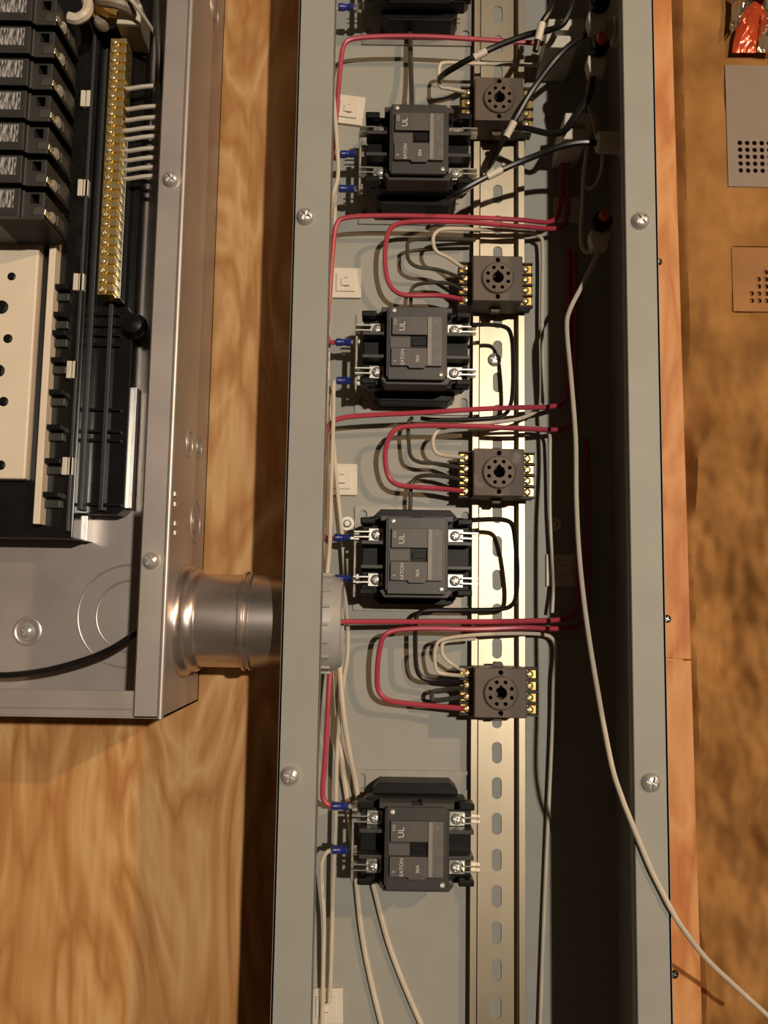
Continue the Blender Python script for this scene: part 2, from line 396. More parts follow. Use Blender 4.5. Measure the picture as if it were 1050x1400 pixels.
# ------------------------------------------------------------------ relay sockets
def socket(loc, label, group):
    t = thing('relay_socket', loc, label, 'socket', group)
    pins = [(7.0*math.cos(math.pi/8+math.pi/4*i), 7.0*math.sin(math.pi/8+math.pi/4*i)) for i in range(8)]
    key = [(3.7*math.cos(a), 3.7*math.sin(a)) for a in [math.pi/2+.26+k*(2*math.pi-.52)/22 for k in range(23)]] + [(.9, 4.6), (-.9, 4.6)]
    def recesses():
        c_ = MB().prism(key, 12, 30)
        for x_, z_ in pins: c_.lathe([(1.25, 0), (1.25, 18)], (x_, z_, 12), 'h', 12)
        return c_
    bc = recesses()
    for z_ in (12.2, -12.2): bc.lathe([(1.6, 0), (1.6, 18)], (0, z_, 12), 'h', 12)
    link('body', cut(MB().box(-16, 16, -15, 15, 0, 25).mesh('body', .6), bc), SOCK, t)
    for sx in (-1, 1):
        a, c = sorted((sx*15.5, sx*24)); MB().box(a, c, -14.6, 14.6, 0, 12).build('terminal_block', SOCKD, t, .4)
        for i in range(5):
            MB().box(*sorted((sx*15.5, sx*24.4)), -14.9+7.2*i, -14.0+7.2*i, 10, 15).build('barrier', SOCKD, t, .2)
        for i in range(4):
            zc = 10.8-7.2*i
            te = MB().box(sx*20-3.6, sx*20+3.6, zc-2.6, zc+2.6, 11.8, 13.4).build('clamp', BRASS, t, .3)
            screw(te, (sx*19.4, zc, 13.2), 2.5, 2.2, BRASSP, rot=.2+.5*i)
    link('socket_ring', cut(MB().lathe([(10.4, 0), (10.4, 1.3), (9.6, 1.9), (.1, 1.9)], (0, 0, 24.8), 'h', 36).mesh('socket_ring'), recesses()), SOCK, t)
    MB().ring((0, 0, 12.2), 3.2, 3.66, 0, 8, 'h', 20).build('key_hole', SOCKD, t)
    for x_, z_ in pins: MB().ring((x_, z_, 12.2), .8, 1.24, 0, 10, 'h', 10).build('pin_hole', SOCKD, t)
    for z_ in (12.2, -12.2): MB().ring((0, z_, 12.2), 1.1, 1.58, 0, 9, 'h', 10).build('screw_hole', SOCKD, t)
    # ears that grip the rail
    MB().prism([(-4,14.8),(4,14.8),(2.4,18),(-2.4,18)], 8, 12).build('rail_clip', SOCK, t, .3)
    MB().prism([(-4,-14.8),(4,-14.8),(2.4,-18),(-2.4,-18)], 8, 12).build('rail_clip', SOCK, t, .3)
    return t
G = 'eight pin relay sockets on the rail'
s1 = socket((71.3, 334.8, 9), 'brown grey round pin relay socket crossed by black cables', G)
dup(s1, (70.6, 212.5, 9), 'brown grey relay socket just up the rail from the rail screw')
sd = dup(s1, (71.6, 86.6, 9), 'brown grey relay socket with pale dust smudges on its face')
DUSTY = mat('dusty_socket', (.10, .072, .052), .6, 0, .08, 75, 0, col2=(.30, .27, .24))
for n_ in DUSTY.node_tree.nodes:
    if n_.type == 'VALTORGB': n_.color_ramp.elements[0].position = .54; n_.color_ramp.elements[1].position = .74
for c_ in sd.children:
    if c_.name.split('.')[0] == 'body': c_.data = c_.data.copy(); c_.data.materials[0] = DUSTY
dup(s1, (72.8, -49.3, 9), 'brown grey relay socket below the long red wires near the bushing')

# ------------------------------------------------------------------ cable tie mounts
def tie_mount(px, py, h, m, label, group, rot=0, size=10.5):
    x, z = P(px, py, h)
    t = thing('cable_tie_mount', (x, z, h), label, 'cable mount', group, rot)
    MB().box(-size, size, -size, size, 0, 2.2).build('base', m, t, .5)
    MB().holed(-6.2, 6.2, -6.2, 6.2, 0, 0, 3.4, 3.4, 2, 3.4).build('saddle', m, t)
    MB().box(-3.2, 3.2, -2.6, 2.6, 2, 4.4).build('saddle_bridge', m, t, .4)
    return t
G = 'square nylon tie mounts in the trough'
tie_mount(477, 152, 2, NYL, 'white nylon tie mount beside the contactor under the black cables', G, .12)
tie_mount(473, 388, 2, NYL, 'white nylon tie mount with the red wire passing on its edge', G)
tie_mount(467, 656, 2, NYL, 'white nylon tie mount just above the white washer screw', G)
tie_mount(446, 1374, 2, NYL, 'white nylon tie mount low in the trough holding two white wires', G, -.03)
tie_mount(775, 288, 2, NYL, 'shaded nylon tie mount by the red wires at the dark side wall', G, 0, 9)
tie_mount(768, 780, 2, NYL, 'shaded nylon tie mount below the ring bolt at the dark side', G, 0, 10.5)
for px, py, lab in ((475, 716, 'bolt with bright white washer on the trough back'), (757, 717, 'bolt with shaded washer in the dark side of the trough')):
    x, z = P(px, py, 2); t = thing('washer_bolt', (x, z, 2), lab, 'bolt')
    MB().ring((0,0,-.1), 2.6, 4.6, 0, 1.2, 'h', 28).build('washer', RINGP, t, .15)
    MB().lathe([(2.8,0),(2.8,2.2),(1.8,3),(.1,3)], (0,0,0), 'h', 6).build('bolt_head', STEEL, t)

# ------------------------------------------------------------------ conduit and bushing
CZ, CH = -8.0, 50.0
t = thing('conduit_nipple', (-118, CZ, CH), 'short shiny steel conduit joining the breaker panel to the trough', 'conduit')
MB().lathe([(27.4, -6), (27.4, 70)], (0,0,0), 'x', 56).build('pipe', EMT, t, 0, True)
MB().lathe([(33, 0), (33, 2.2), (31.5, 4), (30.2, 5), (30.2, 9), (28.6, 11)], (0,0,0), 'x', 56).build('locknut', EMT, t, 0, True)
MB().lathe([(27.6, 35.5), (29.4, 36.4), (29.4, 38.0), (28.2, 38.6), (28.2, 39.4), (29.2, 40.2), (29.2, 41.2), (27.6, 42)], (0,0,0), 'x', 56).build('coupling_bead', EMT, t, 0, True)
t = thing('conduit_bushing', (-52.5, CZ-.5, CH), 'grey ribbed plastic bushing on the conduit end inside the trough', 'bushing')
MB().lathe([(28.6, 0), (28.6, 22.5), (27.6, 24.5), (25.5, 28.6), (23.4, 29), (23.2, 20), (23.2, 0)], (0,0,0), 'x', 64, close=False).build('collar', BUSH, t, 0, True)
for i in range(18):
    a = 2*math.pi*i/18
    rb = MB().box(11, 22.6, -.8, .8, 28.2, 30.0).build('rib', BUSH, t, .35); rb.rotation_euler = (a, 0, 0)

# ================================================================== BREAKER PANEL
X1, XL = -118.0, -460.0; PZ0, PZ1 = -60.4, 700.0; PH = 95.0
pn = thing('breaker_panel', (X1, PZ0, 0), 'open galvanised breaker panel box with folded lips', 'breaker panel')
def ppart(b, name, m, bevel=0, shade=False):
    for i in range(len(b.v)): b.v[i] = b.v[i] - V(X1, PZ0, 0)
    return b.build(name, m, pn, bevel, shade)
ppart(MB().box(XL, X1, PZ0, PZ1, .2, 2.5), 'back_panel', GALV)
ppart(MB().box(X1-1.4, X1, PZ0, PZ1, 0, PH), 'side_wall', GALV, .2)
ppart(MB().box(XL, X1, PZ0, PZ0+1.4, 0, PH), 'bottom_wall', GALV, .2)
ppart(MB().box(X1-15.5, X1, PZ0, PZ1, PH-1.4, PH).box(X1-15.5, X1-14.4, PZ0+1, PZ1, PH-7, PH).box(X1-2.4, X1, PZ0, PZ1, PH-3, PH), 'lip', GALV, .4)
ppart(MB().box(XL, X1-15, PZ0+.3, PZ0+14.5, PH-2.6, PH-1.2).box(XL, X1-15, PZ0+4.5, PZ0+5.6, PH-2.6, PH-.4), 'lip', GALV, .3)
ppart(MB().lathe([(1.7, 0), (1.7, PZ1-PZ0)], (X1-1.0, PZ0, PH-.7), 'z', 20), 'rolled_edge', GALV, 0, True)
for px, py in ((233, 243), (206, 766)):
    x, z = P(px, py, PH+2); screw(pn, (x-X1, z-PZ0, PH-.1), 4.8, 3.6, rot=.7)
# knockouts pressed into the right side wall
for px, py, r in ((259, 607, 8), (272, 612, 7), (267, 714, 13), (293, 15, 12)):
    z, h = PX(px, py, X1)
    ppart(MB().torus((X1, z, h), r, .7, 'x').lathe([(r*.55, -.5), (r*.55, .5), (r*.3, 1)], (X1, z, h), 'x', 24), 'knockout', GALV, 0, True)
for px, py in ((240, 676), (240, 690), (240, 716), (240, 729)):
    z, h = PX(px, py, X1); ppart(MB().box(X1-.2, X1+.6, z-1.4, z+1.4, h-3, h+3), 'punched_tab', STEEL, .3)
# knockout and bolt on the back
x, z = P(176, 842, 2.6)
ppart(MB().torus((x, z, 2.5), 33, .8, 'h', 64).torus((x+2, z, 2.5), 23, .8, 'h', 56), 'knockout', GALV, 0, True)
x, z = P(38, 863, 3); ppart(MB().torus((x, z, 2.5), 8.2, 1.5, 'h', 40).lathe([(6.5, 0), (5.6, 1.4), (.1, 1.4)], (x, z, 2.4), 'h', 32), 'pressed_dimple', GALV, 0, True)
screw(pn, (x-X1, z-PZ0, 3.6), 4.4, 3.0, rot=.5)

# ---- interior (bus assembly)
bi = thing('bus_assembly', (-230, 20, 2.5), 'black plastic bus base with ribs inside the breaker panel', 'bus base')
def bpart(b, name, m, bevel=0, shade=False, par=None):
    for i in range(len(b.v)): b.v[i] = b.v[i] - V(-230, 20, 2.5)
    return b.build(name, m, par or bi, bevel, shade)
xr, zb = P(168, 703, 22); xl = P(100, 720, 22)[0]
bpart(MB().prism([(xl-12, zb), (xr-4, zb), (xr, zb+4), (xr, 520), (xl-12, 520)], 2.4, 20), 'wire_tray', BLKG, .6)
bpart(MB().box(xr-.2, xr+2.2, zb+5, zb+85, 2.4, 12), 'tray_edge', STEEL, .2)
for px in (141, 114):
    xc = P(px, 650, 22)[0]; bpart(MB().box(xc-1.5, xc+1.5, zb+2, 520, 19, 24), 'rib', BLK2, .5)
for py in (430, 445, 458, 472, 560, 590, 602, 690):
    x0 = P(118, py, 22)[0]; z = P(140, py, 22)[1]; bpart(MB().box(x0, x0+22, z-.9, z+.9, 19, 23.2), 'cross_rib', BLK, .2)
x, z = P(183, 445, 24); bpart(MB().lathe([(7.4, 0), (7.4, 8), (6.2, 11), (.2, 12.5)], (x, z, 18), 'h', 32).torus((x, z, 22), 7.6, .9), 'round_boss', BLKG, 0, True)
xr2, zb2 = P(99, 736, 34)
bpart(MB().box(XL+30, xr2, zb2, 520, 2.4, 34), 'bus_base', BLKG, .8)
bpart(MB().box(xr2-.6, xr2+2, zb2, 520, 2.4, 14), 'base_edge', STEEL, .2)
bpart(MB().box(xr2-3.2, xr2-1.2, zb2+4, 520, 33, 38), 'rib', BLK2, .4)
# cream insulating plate with mounting holes
xp, zp = P(34, 655, 42); zt = P(20, 300, 42)[1]
pl = bpart(MB().box(XL+40, xp, zp, zt, 33, 42), 'cream_plate', CREAM, 1.2)
for px, py, r in ((16, 378, 2.6), (2, 420, 4.4), (11, 463, 2.9), (-2, 507, 4), (5, 549, 3), (1, 636, 3)):
    x, z = P(px, py, 42); bpart(MB().lathe([(r, 0), (r, .5), (r*.6, 1.0)], (x, z, 41.8), 'h', 18), 'plate_rivet', BLK)
xs = P(50, 690, 44)[0]; zs0 = P(48, 716, 44)[1]; zs1 = P(70, 340, 44)[1]
bpart(MB().box(xs-2.1, xs+2.1, zs0, zs1+60, 33, 43), 'bus_bar_edge', CREAM, .4)
for i, py in enumerate((392, 430, 455, 492, 536, 584, 630, 676)):
    x, z = P(80-(py-392)*.045, py, 40)
    bpart(MB().box(x-6, x+6, z-1.6, z+1.6, 33, 41), 'stab_divider', BLK, .3)
    bpart(MB().box(x-5, x+6, z-8, z-3, 33, 37), 'stab_block', BLK2, .6)
for px, py in ((117, 134), (113, 256), (107, 385), (98, 505), (92, 637)):
    x, z = P(px, py, 38)
    c = bpart(MB().box(x-3.4, x-.3, z-5.6, z+5.6, 33, 38).box(x+.3, x+3.4, z-5.6, z+5.6, 33, 38), 'clip', NYL, .4)

# ---- breakers
def breaker(loc, zh, label, group):
    t = thing('circuit_breaker', loc, label, 'breaker', group)
    link('body', cut(MB().box(-70, 0, -zh+.2, zh-1.2, -42, -4).mesh('body', .6), MB().box(-8.5, -3.2, zh*.05, zh*.72, -20, 2)), BLK2, t)
    MB().box(-26, -.8, -zh+2, zh-4, -38, -20).box(-4, .5, -zh+5, zh-6, -36, -24).build('side_recess', GRYP, t, .5)
    MB().box(-70, -13, -zh, zh-.8, -5, 0).build('face', BLK2, t, .5)
    MB().box(-60, -16.5, -zh*.45, zh*.75, -.2, .12).build('printed_label', BPRINT, t)
    MB().box(-8.3, -3.4, zh*.07, zh*.70, -20.2, -18).build('wire_hole', BLK, t)
    MB().box(-12.6, -11.6, -zh, zh-1, -4.2, -2.6).build('ridge', GRYP, t)
    c = MB().prism([(-6.5, -zh*.75), (1.2, -zh*.75), (1.6, -zh*.35), (-1, -zh*.05), (-6.5, -zh*.2)], -11, -3.2).build('terminal_clamp', NICKEL, t, .7)
    o = MB().lathe([(3.6, 0), (3.6, 1.6), (2.2, 2.8), (.1, 3)], (0, -zh*.42, -14), 'x', 16).build('terminal_screw', STEEL, t, 0, True)
    MB().box(-30, 1.6, -zh+.2, -zh+1.6, -41, -5).build('side_fin', BLK, t, .3)
    return t
G = 'black breakers stacked in the panel'
ys = [-14, 31, 75, 119, 163, 207, 253, 297]
xe = P(72, 35, 85)[0]
br = None
words = ['topmost black breaker with silver screw beside the tan neutral lug', 'black breaker second below the tan lug', 'black breaker third below the tan lug', 'black breaker in the middle of the stack, fourth below the tan lug',
         'black breaker third above the cream plate', 'black breaker second above the cream plate', 'lowest black breaker of the stack, next above the cream plate']
for i in range(7):
    za, zb_ = P(25, ys[i], 85)[1], P(25, ys[i+1], 85)[1]
    if br is None: br = breaker((xe, (za+zb_)/2, 85), 9.0, words[0], G)
    else: dup(br, (xe, (za+zb_)/2, 85), words[i])

# ---- neutral bar
zt, zb_ = P(152, 44, 44)[1], P(140, 398, 44)[1]; xc = P(149, 220, 44)[0]
nb = thing('neutral_bar', (xc, zb_, 24), 'brass neutral bar with a long row of screws', 'terminal bar')
ln = zt-zb_
MB().box(-5.2, 5.2, 0, ln, -.2, 14).build('bar', BRASS, nb, .5)
MB().box(4.0, 8.4, -1, ln*.62, -.2, 10).build('side_strip', NICKEL, nb, .3)
n = 28
for i in range(n):
    zc = ln*(i+.5)/n
    sc = screw(nb, (-2.0, zc, 13.8), 2.5, 2.2, BRASSP, rot=.5+.8*i)
    MB().prism([(2.0, zc-2.0), (6.4, zc-2.0), (6.4, zc+1.2), (2.0, zc+1.2)], 8, 17).build('divider', BRASSP, nb, .3)
# lug and thick conductors at the top
x, z = P(178, 22, 50)
lg = thing('neutral_lug', (x, z, 22), 'tan metal lug block on top of the neutral bar', 'lug')
MB().prism([(-9, -6), (6, -7), (8, 6), (4, 14), (-9, 14)], 0, 28).build('block', NYLD, lg, .8)
link('cap_plate', cut(MB().prism([(-8, -6.5), (7, -7.2), (7.5, 7), (-7, 8)], 27, 30).mesh('cap_plate', .6), MB().lathe([(1.7, 0), (1.7, 9)], (2, 1, 24), 'h', 16)), CREAM, lg)
MB().ring((2, 1, 27.2), 1.35, 1.69, 0, 1.6, 'h', 16).build('hole', NYLD, lg)
MB().box(-26, -8.5, 2, 12, 16.2, 24).build('jumper_strap', BRASS, lg, .8)
MB().lathe([(5, 0), (5, 4), (3.5, 6), (.2, 6)], (-20, -1, 20), 'h', 20).build('lug_screw', NYLD, lg, 0, True)

# ================================================================== WIRES
SOCKS = [(71.3, 334.8), (70.6, 212.5), (71.6, 86.6), (72.8, -49.3)]
def wire(name, label, pts, r, m, group=None, cat='wire', k=8, sub=6, snap=()):
    q = [P3(*p) for p in pts]
    for end, si, ti, dz in snap: q[end] = (SOCKS[si][0]-21.5, SOCKS[si][1]+10.8-7.2*ti+dz, 22.2+r)
    o = MB().tube(q, r, k, sub).build(name, m, None, 0, True)
    return tag(o, label, cat, group)
def spade(w_, px, py, h, tilt=0, ln=10.5, blade=5.4):
    # blue crimp sleeve centred on a pixel, its blade pointing right
    x, z = P(px, py, h)
    b = MB().lathe([(1.6, -ln/2), (2.5, -ln/2+.4), (2.5, -ln/2+4), (2.1, -ln/2+4.6), (2.1, ln/2-4.2), (2.5, ln/2-3.6), (2.5, ln/2-.4), (1.6, ln/2)], (0,0,0), 'x', 16)
    s = b.build('crimp_sleeve', BLUE, w_, 0, True); s.location = V(x, z, h); s.rotation_euler = (0, tilt, 0)
    MB().box(ln/2-.6, ln/2+3, -1.3, 1.3, -1.1, 1.1).box(ln/2+2, ln/2+blade, -2.9, 2.9, -.5, .5).box(ln/2+3, ln/2+blade, 1.6, 3.0, -1.2, 1.2).box(ln/2+3, ln/2+blade, -3.0, -1.6, -1.2, 1.2).build('spade_blade', NICKEL, s, .2)
    return s

RG = 'long red wires crossing the trough'
w1 = wire('red_wire', 'red wire bent over the gap above the uppermost full contactor', [(466,212,26),(456,216,26),(455,200,26),(459,165,26),(462,130,26),(465,95,26),(469,66,26),(480,54,26),(520,50,26),(580,50,26),(640,53,26),(700,57,26),(735,59,24),(750,60,22)], 1.65, RED)
spade(w1, 476, 210.5, 27, -.08)
w2 = wire('red_wire', 'red wire running down past the nylon mount to the contactor below', [(462,468,26),(450,467,26),(447,455,26),(449,425,26),(452,380,26),(456,330,26),(460,308,26),(472,298,26),(520,295,26),(600,296,26),(660,298,26),(715,301,24),(748,304,16),(762,295,10),(767,265,9),(768,225,8),(767,196,8)], 1.65, RED)
spade(w2, 470, 468, 27)
w3 = wire('red_wire', 'red wire turning down beside the nylon mount above the washer bolt', [(462,736,26),(448,736,26),(440,728,26),(439,700,26),(441,650,26),(444,605,26),(448,586,26),(462,573,26),(500,568,26),(580,564,26),(660,559,26),(718,557,24),(752,556,16),(772,546,9),(777,500,5),(777,340,5)], 1.65, RED)
spade(w3, 468, 735, 27)
wire('red_wire', 'straight red wire leaving the grey bushing across the rail', [(462,850,34),(500,850,30),(600,850,26),(660,850,26),(720,849,24),(765,847,16),(786,836,10),(790,790,9.5),(788,600,8)], 1.65, RED)
w5 = wire('red_wire', 'red wire dropping from under the bushing to the lowest contactor', [(454,895,20),(451,920,23),(448,970,26),(445,1030,26),(441,1080,26),(443,1094,26),(450,1101,26),(458,1102,26)], 1.65, RED)
spade(w5, 465, 1102, 27)
wire('red_wire', 'red wire looped into the relay socket just up from the rail screw', [(776,196,8),(776,225,8.5),(776,262,10),(775,295,10.5),(764,312,13),(715,310,24),(640,304,26),(575,303,26),(545,306,26),(532,316,26),(527,338,24),(527,365,22),(532,388,20),(545,401,20),(565,404,20),(600,404,20),(632,401,20)], 1.65, RED, snap=[(-1, 1, 3, 0)])
wire('red_wire', 'red wire looped into the relay socket with dust smudges', [(786,345,6),(786,520,6),(784,574,8),(765,587,14),(715,586,24),(650,583,26),(590,582,26),(550,584,26),(536,592,26),(528,610,24),(527,632,22),(532,653,20),(545,663,20),(570,666,20),(600,668,20),(632,667,20)], 1.65, RED, snap=[(-1, 2, 3, 0)])
wire('red_wire', 'red wire looped into the relay socket lowest on the rail', [(802,600,5),(804,800,5),(798,848,5.5),(768,859,13),(715,858,23),(650,860,26),(580,859,26),(540,862,26),(525,870,26),(519,888,24),(516,915,22),(517,942,20),(528,956,20),(550,961,20),(590,965,20),(634,967,20)], 1.65, RED, snap=[(-1, 3, 3, 0)])

wa = wire('white_wire', 'white wire running down along the pale trough lip from the top terminal', [(466,11,26),(458,14,27),(454,30,29),(453,90,30.5),(457,145,31),(461,200,31),(462,240,31),(456,264,30.5),(452,290,24),(450,330,20.5),(450,380,20),(449,470,20),(448,560,20),(447,680,20.5),(445,760,24),(446,800,30)], 1.35, WHT)
spade(wa, 473, 10, 27)
wb = wire('white_wire', 'white wire from the blue terminal beside the uppermost full contactor', [(464,258,26),(459,263,25),(458,290,19),(455,360,14),(450,440,14),(449,520,13.5),(454,580,12),(461,665,10),(468,735,10),(472,790,11),(474,850,12)], 1.35, WHT)
spade(wb, 474, 258, 27)
wc = wire('white_wire', 'white wire from the blue terminal beside the middle contactor', [(462,520,26),(457,523,27),(456,535,28.5),(456,560,30.5),(455,600,31),(453,660,31),(451,740,31),(447,790,34)], 1.35, WHT)
spade(wc, 471, 520.5, 27)
wd = wire('white_wire', 'white wire from the blue terminal tucked behind the grey bushing', [(462,792,26),(470,808,23),(475,850,21),(475,895,20),(470,930,19.5),(464,985,19),(460,1050,18),(459,1120,17),(456,1200,15),(454,1270,12),(452,1340,9.5),(450,1372,8.2)], 1.35, WHT)
spade(wd, 469, 791, 27)
wire('white_wire', 'white wire passing behind the lowest contactor to the trough bottom', [(457,895,16),(460,960,14),(466,1030,10),(477,1110,7.5),(486,1190,6.4),(494,1270,5.6),(507,1340,5),(524,1410,5)], 1.7, WHT)
wire('white_wire', 'outer white wire curving from behind the lowest contactor', [(463,895,24),(469,970,26),(478,1030,20),(487,1075,11),(496,1140,6.8),(503,1180,6.4),(512,1215,6.2),(530,1285,5.4),(552,1345,5),(580,1410,5)], 1.7, WHT)
we = wire('white_wire', 'white wire from the lower blue terminal down to the bottom nylon mount', [(455,1162,26),(446,1166,26),(440,1180,24),(440,1210,20),(443,1260,16),(442,1320,13),(441,1374,9.5),(440,1420,9)], 1.35, WHT)
spade(we, 465, 1162, 27)

SG = 'pale wires at the relay sockets'
wire('pale_wire', 'thin pale wire bent square at the uppermost relay socket', [(632,119,22),(612,121,22),(602,118,22),(600,104,22),(601,91,22),(609,86,22),(650,87,22),(740,89,18)], 1.3, WHT, snap=[(0, 0, 0, 0)])
wire('pale_wire', 'pale wire from the socket by the rail screw linking down to the dusty socket', [(636,358,20),(612,352,22),(597,344,24),(592,330,26),(596,318,26),(612,313,25),(660,314,21),(715,316,15),(737,323,12),(742,342,11),(741,440,10),(742,535,10),(738,557,14),(715,571,18),(680,577,21),(630,581,21.5),(604,586,22),(594,595,23),(592,608,22),(600,621,20),(632,627,19)], 1.3, WHT, snap=[(0, 1, 0, 0), (-1, 2, 0, 0)])
wire('pale_wire', 'pale wire along the dark side from the dusty socket to the red wires', [(640,588,14),(700,584,16),(740,586,14),(751,594,12),(752,620,10),(752,700,8),(755,760,8),(757,800,9),(755,838,12)], 1.1, WHT)
wire('pale_wire', 'pale wire looped from the lowest socket and down the dark side', [(636,923,20),(612,922,20),(598,918,21),(594,900,23),(596,884,25),(606,874,26),(650,868,25),(710,866,17),(745,868,10),(757,876,8.5),(760,894,8),(757,930,8),(755,1000,7),(748,1150,6),(742,1300,6),(738,1420,6)], 1.2, WHT, snap=[(0, 3, 0, -1.7)])
wire('pale_wire', 'short pale wire curled inside the loop at the lowest socket', [(636,911,20),(618,908,21),(607,898,22),(604,887,22),(610,877,21.5),(650,873,20)], 1.2, WHT, snap=[(0, 3, 0, 1.5)])

wire('dark_wire', 'dark grey wire standing between the upper two contactors', [(560,30,10),(561,60,12),(562,100,14),(563,138,22),(563,150,26)], 1.7, GRW)
wire('dark_wire', 'dark grey wire hooked into the socket by the rail screw', [(636,371,18),(600,369,18),(572,365,19),(559,356,20),(557,340,20),(561,329,20),(590,326,18),(650,328,14)], 1.3, GRW, snap=[(0, 1, 1, 0)])
wire('dark_wire', 'dark wire from the socket by the rail screw down into the contactor', [(636,386,18),(610,387,18),(582,387,16),(567,391,14),(562,400,13.5),(562,422,15)], 1.3, GRW, snap=[(0, 1, 2, 0)])
wire('dark_wire', 'dark grey wire hooked over into the dusty socket', [(632,634,18),(600,634,18),(575,632,19),(562,624,20),(559,606,21),(558,588,21),(559,577,20),(564,571,19.5)], 1.3, GRW, snap=[(0, 2, 1, 0)])
wire('dark_wire', 'dark wire from the dusty socket down into the contactor above the bushing', [(632,650,18),(604,651,18),(582,650,16),(568,654,13.5),(562,666,13),(561,690,15),(560,706,17)], 1.4, GRW, snap=[(0, 2, 2, 0)])
wire('black_wire', 'black wire from contactor by rail screw curving down the rail to dusty socket', [(646,444,44),(670,444,40),(690,447,34),(698,456,30),(701,480,26),(701,530,22),(697,556,20),(685,569,18),(650,573,16),(600,574,14),(575,572,14)], 1.4, BLW)
wire('black_wire', 'black wire from contactor above the bushing curving over the rail to the lowest socket', [(646,711,44),(672,710,42),(690,711,38),(700,717,34),(704,735,30),(707,775,26),(706,810,22),(700,827,20),(680,833,18),(620,834,16),(585,834,17),(571,840,19),(568,858,20),(568,895,20),(571,918,20),(580,928,19),(600,931,19),(634,931,18)], 1.5, BLW, snap=[(-1, 3, 1, 1.4)])
wire('dark_wire', 'short dark jumper curled between two screws of the lowest socket', [(634,943,18),(608,943,18),(594,945,18),(590,951,18),(596,957,18),(634,958,18)], 1.4, GRW, snap=[(0, 3, 1, -1.7), (-1, 3, 2, 0)])

# black cables with white marker sleeves, upper right
KG = 'black cables with white sleeves'
def cable(label, pts, marks, r=2.0):
    o = wire('black_cable', label, pts, r, BLW, None, 'cable')
    for a, b_ in marks:
        MB().tube([P3(*a), P3(*b_)], r+.45, 10, 1).build('marker_sleeve', NYL, o, 0, True)
    return o
cable('black cable slanting up over the topmost socket with one white sleeve', [(602,106,25),(612,98,34),(640,82,44),(680,63,48),(720,48,52),(748,42,56),(768,34,60),(780,14,62),(786,-10,62)], [((648,79,45),(665,70,46.5))])
cable('black cable climbing from the rail past the topmost socket to the upper connector', [(665,234,11),(670,226,22),(682,203,36),(693,183,42),(706,160,46),(730,120,50),(765,75,56),(796,50,54),(815,43,45)], [((692,187,41.5),(703,166,45))])
cable('black cable rising from the contactor over the rail to the lower connector', [(612,272,40),(626,264,48),(650,250,50),(680,235,50),(720,218,52),(765,201,58),(795,195,60),(822,196,60)], [((666,242,50),(686,232,50.5))])
cable('black cable sagging from under the topmost socket to the lower connector', [(690,174,34),(720,176,40),(755,183,46),(775,176,52),(790,155,56),(806,130,58),(812,100,60)], [])
cable('short black cable hanging with an upright white sleeve', [(732,70,60),(736,52,61),(741,32,62),(752,14,62),(760,-8,60)], [((734.9,56,60.8),(741,32,62))])

# side-wall connectors
def connector(px, py, h, label, r):
    x, z = P(px, py, h); L = 150.4-x
    t = thing('cable_connector', (150.4, z, h), label, 'connector', 'pale connectors in the trough side wall')
    MB().lathe([(r*.72, -L), (r*.95, -L+.8), (r, -L+3), (r, -8), (r*1.2, -7), (r*1.2, 0)], (0,0,0), 'x', 28).build('barrel', NYL, t, 0, True)
    MB().ring((0,0,0), r, r*1.5, -4.5, -.2, 'x', 6).build('locknut', NYL, t, .3)
    return t
connector(815, 195, 60, 'pale cable connector in the side wall where black cables meet', 6.6)
connector(812, 42, 44, 'pale cable connector at the upper end of the side wall', 7.4)
for px, py, h, w_, hh, lab in ((772, 45, 40, 13, 10, 'dim pale terminal block behind the upright white sleeve'), (790, 172, 40, 10, 9, 'dim pale terminal block beside the lower pale connector')):
    x, z = P(px, py, h); t = thing('terminal_block', (x, z, 2), lab, 'terminal block')
    link('body', cut(MB().prism([(-w_, -hh), (w_*.6, -hh), (w_, -hh*.3), (w_, hh), (-w_*.8, hh)], 0, h-2).mesh('body', .8), MB().box(-w_*.5, w_*.5, -2, 2, h-9, h+2)), NYL, t)
    MB().box(-w_*.48, w_*.48, -1.8, 1.8, h-9.3, h-8).build('slot', NICKEL, t)
def wire_nut(px, py, h, label):
    x, z = P(px, py, h); t = thing('orange_indicator', (x, z, h), label, 'indicator', 'orange tipped indicators')
    MB().lathe([(3.2, -14), (5.2, -13), (5.6, -4), (6.4, -2.5), (6.4, 1.5), (5.0, 3)], (0,0,0), 'h', 24).build('bezel', BLK, t, 0, True)
    MB().lathe([(3.6, 2), (3.6, 5.6), (2.6, 7), (.1, 7.2)], (.6, 1.6, 0), 'h', 20).build('lens', ORNG, t, 0, True)
    MB().prism([(-5, -16), (4, -16), (6, -7), (5, -4), (-6, -4), (-6.5, -9)], -12, -3).build('body', NYL, t, .8)
    return t
wire_nut(823, 302, 55, 'orange tipped black indicator on a pale block beside the dark side wall')
wire_nut(819, 62, 68, 'orange tipped black indicator just below the upper pale connector')
wire_nut(820, 2, 68, 'orange tipped black indicator cut off at the top of the side wall')
wire('braided_lead', 'pale twin lead hanging from the upper indicator to the lower connector', [(818,92,58),(807,116,54),(808,145,52),(815,170,54),(818,188,56)], 2.3, NYLD, None, 'wire')
wire('thin_white_cord', 'thin pale cord drooping from the lower connector to the orange indicator', [(803,200,56),(798,240,50),(796,290,46),(794,325,46),(799,343,48),(812,344,52)], 1.2, WHT, None, 'cord')
wire('thin_white_cord', 'small pale cord loop under the lower connector', [(824,208,58),(822,232,54),(814,252,50),(804,258,48),(798,250,48)], 1.0, WHT, None, 'cord')
